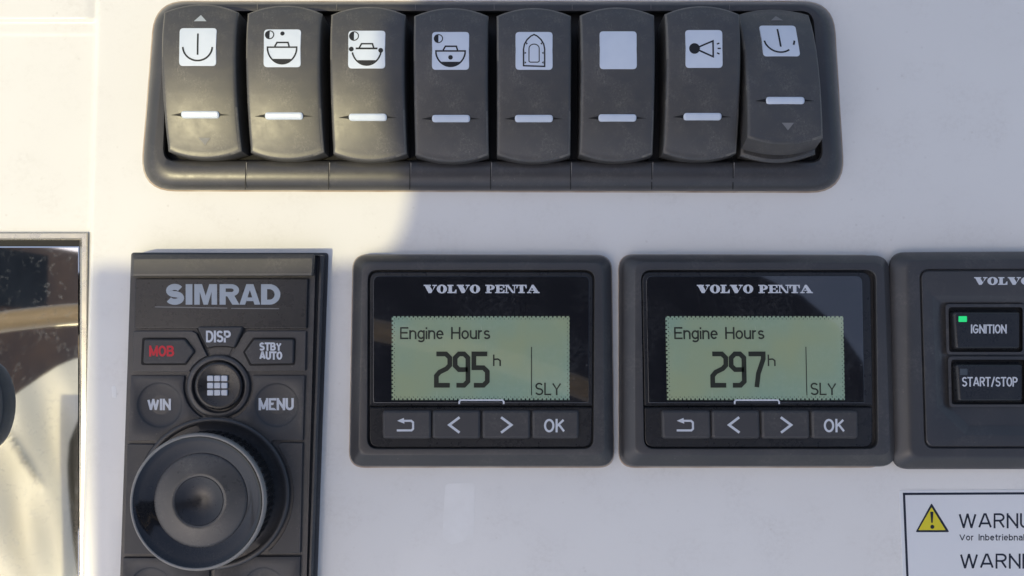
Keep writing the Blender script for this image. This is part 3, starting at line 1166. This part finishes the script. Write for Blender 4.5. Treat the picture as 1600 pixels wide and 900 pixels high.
    mm.loft(rg)
    build('thumb_hollow', mm, M['satin'], kn, smooth=60)
    # the whole unit sits sunk into its cut-out
    k = 1.012
    t.location = (CAM.x + (t.location.x - CAM.x) * k, CAM.y + (t.location.y - CAM.y) * k, t.location.z - 0.0024)
    t.scale = (k, k, 1)


build_controller()


# ================================================================== engine displays
def rrect(x0, y0, x1, y1):
    return [(x0, y0), (x1, y0), (x1, y1), (x0, y1)]


def digit_paths(ch, x, y, w, h):
    c = 6.0
    q = []
    if ch == '2':
        q = [(x, y), (x + w - c, y), (x + w, y + c), (x + w, y + h * .36), (x + w - 5, y + h * .47), (x + 5, y + h * .58), (x, y + h * .70), (x, y + h), (x + w, y + h)]
        return [(q, False)]
    if ch == '9':
        q = [(x + w, y + h * .50), (x + c, y + h * .50), (x, y + h * .50 - c), (x, y + c), (x + c, y), (x + w - c, y), (x + w, y + c), (x + w, y + h - c),
             (x + w - c, y + h), (x + 2, y + h)]
        return [(q, False)]
    if ch == '5':
        q = [(x + w, y), (x, y), (x, y + h * .44), (x + w - c, y + h * .44), (x + w, y + h * .44 + c), (x + w, y + h - c), (x + w - c, y + h), (x, y + h)]
        return [(q, False)]
    q = [(x - 2, y), (x + w, y), (x + w, y + h * .16), (x + w - 8, y + h * .62), (x + w - 11, y + h + 3)]
    return [(q, False)]


D1 = P(751, 565, 0)


def reading(parent, txt):
    h = 5.13
    mb = MB(closed=False)
    for i, ch in enumerate(txt):
        x = 681.8 + i * 29.3
        for q, cl in digit_paths(ch, x, 553, 21 if i != 1 else 20, 49):
            ribbon(mb, q, 7.4, at_h(h + 0.004 * i))
    build('hour_reading', up_faces(mb), M['ink'], parent, origin=D1)


def build_display():
    t = thing('engine_display', D1, 'square black engine display reading 295 h, between the keypad controller and its twin', 'engine display',
              'square engine displays')
    mb = MB()
    B = [(552, 398), (955, 399), (959, 729), (546, 729)]

    def ins(l, tp, r, b, q=B):
        return [(q[0][0] + l, q[0][1] + tp), (q[1][0] - r, q[1][1] + tp), (q[2][0] - r, q[2][1] - b), (q[3][0] + l, q[3][1] - b)]

    def rg(q, r, h):
        return quad_ring(q, r, h, 7)
    mb.loft([rg(B, 24, -0.5), rg(B, 24, 2.2), rg(ins(1, 1, 1, 1.5), 23, 2.8), rg(ins(2.5, 2, 2.5, 4), 22, 3.15), rg(ins(12, 10, 12, 16), 17, 4.95),
             rg(ins(14, 12, 14, 18), 16, 5.22), rg(ins(17, 14, 17, 20), 15, 5.3), rg([(574, 421), (930, 421), (928, 702), (573, 702)], 17, 5.3),
             rg([(575, 422), (929, 422), (927, 701), (574, 701)], 16, 5.1), rg([(575, 422), (929, 422), (927, 701), (574, 701)], 16, 3.0)], cap1=True)
    build('housing', mb, M['plastic'], t, smooth=22)
    mb = MB()
    mb.loft([rg(ins(-1.6, -1.2, -1.6, -2.2), 25, -0.3), rg(ins(-1.2, -0.8, -1.2, -1.8), 25, 0.12), rg(ins(1, 1, 1, 1), 23, 0.25)], cap1=False)
    build('gasket', mb, M['sealant'], t)
    plate('keypad_face', [(577.5, 636), (925.5, 636), (924.5, 699), (577, 699)], 2.5, 4.7, M['satin'], t, [1, 1, 15, 15], 0.3, 6)
    plate('glass_surround', [(577.5, 425), (926.5, 425), (925.8, 634), (577.3, 634)], 2.5, 4.9, M['satin'], t, [15, 15, 1, 1], 0.3, 6)
    g = plate('cover_glass', [(583, 431), (921, 431), (920.5, 629.5), (583, 629.5)], 4.0, 5.05, M['glass'], t, [11, 11, 2, 2], 0.12, 6)
    build('lettering', slab_mb('VOLVO PENTA', (662, 445, 843, 458), 5.075), M['print'], g)
    # lcd
    m = MB()
    x0, y0, x1, y1 = 612, 494, 890, 625
    m.loft([PP(rrect(x0, y0, x1, y1), 4.6), PP(rrect(x0, y0, x1, y1), 5.085)])
    lcd = build('lcd_screen', m, M['lcd'], t, smooth=0)
    m = MB(closed=False)
    s = 3.3
    nx, ny = int((x1 - x0) / s), int((y1 - y0) / s)
    for i in range(nx + 1):
        for j in range(ny + 1):
            e = min(i, j, nx - i, ny - j)
            if e < 2 and (i + j) % 2 == 0:
                rad = (1.6, 0.85)[e]
                cx, cy = x0 + 1 + i * s, y0 + 1 + j * s
                m.face(PP([(cx - rad, cy), (cx, cy + rad), (cx + rad, cy), (cx, cy - rad)], 5.10))
    build('dot_border', up_faces(m), M['glass'], lcd)
    m = text_mb('Engine Hours', (625, 511, 766, 530), 5.12, 2.6, gap=0.13)
    ribbon(m, [(771.5, 554), (771.5, 572)], 2.3, at_h(5.12))
    ribbon(m, [(772.5, 561.5), (778, 561), (781.5, 563.5), (781.5, 572)], 2.3, at_h(5.124))
    ribbon(m, [(830.5, 542), (830.5, 618)], 1.4, at_h(5.12))
    text_mb('SLY', (836, 598, 877, 617.5), 5.12, 2.4, mb=m, gap=0.15)
    build('screen_text', up_faces(m), M['ink'], lcd)
    m = MB(closed=False)
    ribbon(m, [(717.5, 631.5), (717.5, 627.5), (719.5, 625.2), (785, 625.2), (787, 627.5), (787, 631.5)], 2.6, at_h(5.11))
    build('bracket_mark', up_faces(m), M['print'], g)
    # keys
    h = 5.7
    keys = []
    for (a, b) in ((598, 673), (676, 750), (754, 828), (832, 904)):
        m = MB()
        q = ccw([(v.x, v.y) for v in PP(rpoly(rrect(a, 642, b, 685), 5, 5), h)])
        m.loft([lift(offset(q, -0.00035), 4.2), lift(q, h - 0.35), lift(offset(q, 0.0003), h - 0.08), lift(offset(q, 0.0005), h)])
        keys.append(build('key', m, M['rubber'], t, smooth=25))
    mp = at_h(h + 0.04)
    m = MB(closed=False)
    ribbon(m, [(629, 657.5), (642.5, 657.5), (645.5, 660), (645.5, 670), (643, 672.5), (620, 672.5)], 3.2, mp)
    m.face([P(620.5, 657.5, h + .045), P(631, 653, h + .045), P(632, 662, h + .045)])
    build('symbol', up_faces(m), M['print'], keys[0])
    m = MB(closed=False)
    ribbon(m, [(718, 652), (702, 664), (718, 676)], 3.8, mp)
    build('symbol', up_faces(m), M['print'], keys[1])
    m = MB(closed=False)
    ribbon(m, [(783, 652), (799, 664), (783, 676)], 3.8, mp)
    build('symbol', up_faces(m), M['print'], keys[2])
    build('lettering', text_mb('OK', (850, 654.5, 882.5, 675.5), h + 0.04, 3.3), M['print'], keys[3])
    return t


disp = build_display()
twin = copy_thing(disp)
twin.location = P(1171.4, 565, 0)
for ch in twin.children:
    kind = ch.name.split('.')[0]
    if kind == 'housing':
        ch.scale.x = 1.035
        ch.location.x = 4.5 * S
    elif kind in ('keypad_face', 'glass_surround'):
        ch.scale.x = 1.025
        ch.location.x = 1.5 * S
    elif kind == 'key':
        ch.location.x = 2.5 * S
    else:
        ch.location.x = -2.0 * S
twin['label'] = 'square black engine display reading 297 h, between its twin and the ignition panel'
reading(disp, '295')
reading(twin, '297')


# ================================================================== ignition panel
def build_ignition():
    t = thing('ignition_panel', P(1590, 565, 0), 'black ignition panel at the right edge with two lettered buttons and a green lamp', 'ignition panel')
    mb = MB()
    B = [(1388, 394), (1800, 392), (1806, 733), (1393, 733)]

    def rg(q, r, h):
        return quad_ring(q, r, h, 7)

    def ins(l, tp, r, b, q=B):
        return [(q[0][0] + l, q[0][1] + tp), (q[1][0] - r, q[1][1] + tp), (q[2][0] - r, q[2][1] - b), (q[3][0] + l, q[3][1] - b)]
    mb.loft([rg(B, 26, -0.5), rg(B, 26, 2.0), rg(ins(1.5, 1, 1, 2), 25, 2.6), rg(ins(4, 2, 2, 4), 24, 3.0), rg(ins(25, 11, 10, 16), 17, 5.0),
             rg(ins(29, 13, 13, 19), 16, 5.3), rg(ins(34, 15, 16, 21), 15, 5.35), rg([(1436, 420), (1780, 419), (1785, 701), (1444, 701)], 16, 5.3),
             rg([(1437, 421), (1779, 420), (1784, 700), (1445, 700)], 15, 5.0), rg([(1437, 421), (1779, 420), (1784, 700), (1445, 700)], 15, 4.2),
             rg([(1439, 423), (1777, 422), (1782, 698), (1447, 698)], 14, 4.2), rg([(1439, 423), (1777, 422), (1782, 698), (1447, 698)], 14, 4.9),
             rg([(1441, 425), (1775, 424), (1780, 696), (1449, 696)], 13, 5.15)], cap1=False)

    def hexa(d):
        return [(1456 + d, 461 + d), (1755 - d, 461 + d), (1762 - d, 640 - d * .4), (1722 - d * .4, 681 - d), (1508 + d * .4, 681 - d), (1463 + d, 637 - d * .4)]

    # face with a sunken six-sided field
    fa = quad_ring([(1441, 425), (1775, 424), (1780, 696), (1449, 696)], 13, 5.15, 7)
    fb = [P(x, y, 5.15) for x, y in rpoly(hexa(0), 5, 4)]
    bm = bmesh.new()
    ed = []
    for ring in (fa, fb):
        vs = [bm.verts.new(p) for p in ring]
        for i in range(len(vs)):
            ed.append(bm.edges.new((vs[i], vs[(i + 1) % len(vs)])))
    bmesh.ops.triangle_fill(bm, use_beauty=True, use_dissolve=False, edges=ed)
    bm.verts.index_update()
    mb.add([v.co.copy() for v in bm.verts], [tuple(v.index for v in f.verts) for f in bm.faces])
    bm.free()
    mb.loft([[P(x, y, h) for x, y in rpoly(hexa(d), 5, 4)] for d, h in ((0, 5.15), (2, 5.0), (14, 3.3), (18, 3.1))], cap1=True)
    mb.weld = True
    build('housing', mb, M['plastic'], t, smooth=30)
    build('lettering', slab_mb('VOLVO PENTA', (1522, 433, 1706, 445), 5.19), M['print'], t)
    for (x0, y0, x1, y1, txt, tb, led, lit) in (
            (1490, 487, 1595, 545, 'IGNITION', (1517, 507, 1573, 521), (1498, 494, 1511, 503), True),
            (1494, 569, 1599, 627, 'START/STOP', (1503, 589, 1590, 604), (1500, 576, 1512, 586), False),
            (1624, 487, 1729, 545, None, None, None, False), (1624, 569, 1729, 627, None, None, None, False)):
        m = MB()
        o_ = [(x0 - 13, y0 - 12), (x1 + 7, y0 - 12), (x1 + 7, y1 + 9), (x0 - 11, y1 + 9)]
        i_ = [(x0 - 8, y0 - 7), (x1 + 3, y0 - 7), (x1 + 3, y1 + 5), (x0 - 7, y1 + 5)]
        m.loft([quad_ring(o_, 7, 3.0, 5), quad_ring(o_, 7, 4.1, 5), quad_ring(i_, 5, 4.2, 5), quad_ring(i_, 5, 3.2, 5)], cap1=False)
        fr = build('button_surround', m, M['plastic'], t)
        m = MB(closed=False)
        m.face([P(x, y, 3.25) for x, y in rpoly(i_, 5, 5)])
        build('button_gap', up_faces(m), M['well'], fr)
        m = MB()
        h = 5.2
        q = ccw([(v.x, v.y) for v in PP(rpoly([(x0, y0), (x1, y0), (x1, y1), (x0 + 4, y1)], 5, 5), h)])
        m.loft([lift(offset(q, -0.0003), 3.2), lift(q, h - 0.5), lift(offset(q, 0.0003), h - 0.12), lift(offset(q, 0.0005), h)])
        b = build('button', m, M['satin'], t, smooth=30)
        if txt:
            build('lettering', text_mb(txt, tb, h + 0.04, 2.2), M['print'], b)
            build('status_lamp', plate_mb(rrect(*led), h - 0.2, h + 0.08, 1, 0.05, 2), M['led'] if lit else M['led_off'], b)


build_ignition()


# ================================================================== warning sticker
def build_sticker():
    t = thing('warning_sticker', P(1560, 860, 0), 'white warning sticker with black border and yellow hazard triangle, lettered WARNUNG', 'sticker')
    sh = plate('sticker_sheet', [(1405, 766), (1900, 764), (1910, 1080), (1418, 1080)], -0.1, 0.12, M['sticker'], t, 4, 0.05)
    mp = at_h(0.15)
    m = MB(closed=False)
    ribbon(m, [(1412.5, 771.8), (1890, 769.5), (1899, 1072), (1425, 1072)], 3.6, mp, closed=True)
    build('border', up_faces(m), M['sticker_ink'], sh)
    m = MB(closed=False)
    m.face([P(x, y, 0.15) for x, y in rpoly([(1455.5, 786), (1483.5, 831.5), (1430.5, 831.5)], 1.5, 3)])
    tr = build('hazard_triangle', up_faces(m), M['sticker_ink'], sh)
    m = MB(closed=False)
    m.face([P(x, y, 0.18) for x, y in rpoly([(1455.5, 792.5), (1477.5, 828.3), (1435, 828.3)], 0.6, 3)])
    build('triangle_field', up_faces(m), M['yellow'], tr)
    m = MB(closed=False)
    m.face([P(x, y, 0.21) for x, y in rpoly([(1453.4, 799.5), (1458.6, 799.5), (1457.4, 817), (1455.2, 817)], 1, 3)])
    m.face([P(x, y, 0.21) for x, y in circ(1456.8, 823.2, 3.2, 16)])
    build('exclamation_mark', up_faces(m), M['sticker_ink'], tr)
    m = text_mb('WARNUNG', (1498, 802, 1655, 825.5), 0.15, 3.0)
    text_mb('Vor Inbetriebnahme', (1499, 834.5, 1624, 844.5), 0.15, 1.5, mb=m)
    text_mb('WARNING', (1500, 865, 1645, 888.5), 0.15, 3.0, mb=m)
    build('lettering', m, M['sticker_ink'], sh)


build_sticker()


# ================================================================== polished plate in a metal frame at the left edge, with its lever
def build_left_plate():
    t = thing('polished_plate', P(0, 640, -1.6), 'mirror-bright metal-framed plate reflecting white cloth, sunk in the dashboard at far left', 'metal plate')
    m = MB()

    def rg(l, h):
        return [P(x, y, h) for x, y in [(-420, 363 + l), (137 - l, 363 + l), (134 - l, 1200 - l), (-420, 1200 - l)]]
    m.loft([rg(0, -2.0), rg(0, -0.9), rg(2, -0.5), rg(9, -0.45), rg(11, -0.8), rg(13, -1.6)], cap1=False)
    build('metal_frame', m, M['silver'], t, smooth=30)
    m = MB()
    m.loft([rg(11, -2.0), rg(11, -1.45)])
    build('frame_gasket', m, M['well'], t)
    m = MB()

    def rg2(l, h):
        return [P(x, y, h) for x, y in [(-400, 385 + l), (124 - l, 385 + l), (124 - l, 1180 - l), (-400, 1180 - l)]]
    m.loft([rg2(0, -1.7), rg2(0, -1.1), rg2(2, -1.0)])
    build('mirror_face', m, M['mirror'], t, smooth=0)
    # lever grip
    lv = thing('control_lever', P(-30, 645, -1), 'dark grey rounded lever grip just entering the left edge in front of the polished plate', 'lever')
    c = P(-22, 640, 4) + Vector((-0.0052, 0, 0))
    m = MB()
    rings = []
    for (a, h) in ((0.9, -1.0), (1.0, 0.5), (1.0, 2), (0.97, 3.4), (0.9, 4.3), (0.75, 5.0), (0.5, 5.5), (0.2, 5.7), (0.05, 5.7)):
        rings.append([Vector((c.x + 0.0070 * a * math.cos(2 * math.pi * i / 40), c.y + 0.0125 * a * math.sin(2 * math.pi * i / 40), h * 0.001)) for i in range(40)])
    m.loft(rings)
    build('lever_grip', m, M['lever'], lv, smooth=60)


build_left_plate()


# ================================================================== unseen behind the camera: an added shadow blocker and what the bright plate mirrors
def build_surroundings():
    Z = 0.60
    off = Vector((SUN.x / SUN.z * Z, SUN.y / SUN.z * Z))

    def sh(px, py):
        p = P(px, py, 0)
        return (p.x + off.x, p.y + off.y)
    edge = [sh(137, 980), sh(137, 425), sh(205, 427), sh(380, 428), sh(500, 426), sh(555, 420), sh(595, 402), sh(620, 375), sh(634, 340), sh(640, 300), sh(642, 230),
            sh(644, 150), sh(646, 60), sh(650, -60)]
    right = [(-0.325, -0.085), (-0.30, -0.03), (-0.25, 0.02), (-0.18, 0.05), (0.10, 0.062), (0.21, 0.060), (0.255, 0.047), (0.30, 0.025), (0.335, -0.005), (0.362, -0.045), (0.375, -0.10), (0.35, -0.16), (-0.06, -0.19), (-0.12, -0.24), (-0.13, -0.32)]
    pts = ccw(edge + right)
    m = MB()
    m.loft([[Vector((p[0], p[1], Z)) for p in pts], [Vector((p[0], p[1], Z + 0.006)) for p in pts]], cap0=True, cap1=True)
    o = build('shadow_blocker', m, M['blocker_mat'], smooth=0)  # unseen blocker added, outlined to cast the shadow and darken the glass
    tag(o, 'unseen dark slab added behind the camera to cast the soft shadow and darken the glass', 'shadow blocker')

    def RF(px, py, Zr, h=-1.0):
        p = P(px, py, h)
        d = p - CAM
        d.z = -d.z
        return p + d * ((Zr - p.z) / d.z)
    # thin white cotton with folds, hanging left of the helm; the plate mirrors it
    rows = [(560, 118, 128), (572, 90, 128), (590, 62, 128), (612, 30, 127), (632, 5, 126), (655, -30, 122), (690, -60, 108), (725, -70, 105), (760, -75, 106), (800, -80, 109), (850, -80, 114), (900, -80, 121),
            (960, -80, 130), (1040, -80, 136)]
    m = MB(closed=False)
    nu = 40
    rr = []
    for a in range(len(rows) - 1):
        for q_ in range(5):
            u_ = q_ / 5
            rr.append([rows[a][k_] * (1 - u_) + rows[a + 1][k_] * u_ for k_ in range(3)])
    rr.append(list(rows[-1]))
    for (py, l_, r_) in rr:
        for i in range(nu + 1):
            px = l_ + (r_ - l_) * i / nu
            fold = 0.007 * math.sin(px * 0.035 + py * 0.012) + 0.003 * math.sin(px * 0.07 - py * 0.022 + 1.3)
            cre = math.exp(-((px - (22 + (py - 690) * 0.62)) / 4.0) ** 2) * max(0, 1 - abs(py - 715) / 50)
            m.v.append(RF(px, py, 0.62 + 2.2 * fold + 0.05 * cre))
    for j in range(len(rr) - 1):
        for i in range(nu):
            a = j * (nu + 1) + i
            m.f.append((a, a + 1, a + nu + 2, a + nu + 1))
    o = build('white_cloth', m, M['cloth'], smooth=80)
    tag(o, 'thin white cotton cloth with soft folds hanging beside the helm', 'cloth')
    # varnished wooden wheel behind the camera
    p1, p2, p3 = RF(40, 498, 0.30), RF(600, 518, 0.30, 5), RF(915, 608, 0.30, 5)
    ax, ay, bx_, by_, cx_, cy_ = p1.x, p1.y, p2.x, p2.y, p3.x, p3.y
    dd = 2 * (ax * (by_ - cy_) + bx_ * (cy_ - ay) + cx_ * (ay - by_))
    ux = ((ax * ax + ay * ay) * (by_ - cy_) + (bx_ * bx_ + by_ * by_) * (cy_ - ay) + (cx_ * cx_ + cy_ * cy_) * (ay - by_)) / dd
    uy = ((ax * ax + ay * ay) * (cx_ - bx_) + (bx_ * bx_ + by_ * by_) * (ax - cx_) + (cx_ * cx_ + cy_ * cy_) * (bx_ - ax)) / dd
    Rw = math.hypot(ax - ux, ay - uy)
    print('wheel', ux, uy, Rw)
    wt = thing('steering_wheel', (ux, uy, 0.30), 'wooden steering wheel with a tan rim behind the camera', 'steering wheel')
    m = MB()
    rings = []
    for i in range(144):
        a = 2 * math.pi * i / 144
        rings.append([Vector((ux + (Rw + 0.007 * math.cos(b)) * math.cos(a), uy + (Rw + 0.007 * math.cos(b)) * math.sin(a), 0.30 + 0.007 * math.sin(b)))
                      for b in [2 * math.pi * k_ / 14 for k_ in range(14)]])
    rings.append(rings[0])
    m.loft(rings, cap1=False)
    m.weld = True
    build('rim', m, M['pole'], wt, smooth=80)
    # board and tarpaulin added further back, unseen, for the plate to mirror
    def RX(px, py, X):
        p = P(px, py, -1)
        d = p - CAM
        d.z = -d.z
        return p + d * ((X - p.x) / d.x)

    def upright(name, X, y0, y1, z0, z1, mt, th, label, cat):
        m = MB()
        q = [Vector((X, y0, z0)), Vector((X, y1, z0)), Vector((X, y1, z1)), Vector((X, y0, z1))]
        m.loft([q, [p - Vector((th, 0, 0)) for p in q]], cap0=True)
        o = build(name, m, mt, smooth=0)
        tag(o, label, cat)
    X = -0.67
    a, b = RX(124, 394, X), RX(10, 640, X)
    upright('added_board', X, RX(124, 650, X).y, a.y, RX(-40, 500, X).z, a.z + 0.03, M['wood'], 0.012, 'unseen brown board added upright left of the helm for the plate to mirror', 'added board')
    X = -0.664
    upright('backdrop', X, RX(60, 482, X).y, RX(60, 397, X).y, RX(-40, 440, X).z, RX(97, 440, X).z - 0.035, M['navy'], 0.006, 'unseen dark backdrop added in front of the added board for the plate to mirror', 'backdrop')
    m = MB()
    q = [RF(x, y, 0.67) for x, y in ((101, 640), (126, 640), (126, 1010), (101, 1010))]  # dark backing added to hide sky in the mirrored gap
    m.loft([q, [p + Vector((0, 0, 0.004)) for p in q]], cap0=True)
    o = build('dark_backing', m, M['navy'], smooth=0)
    tag(o, 'unseen narrow dark backing added beside the white cotton cloth for the mirror', 'dark backing')


build_surroundings()
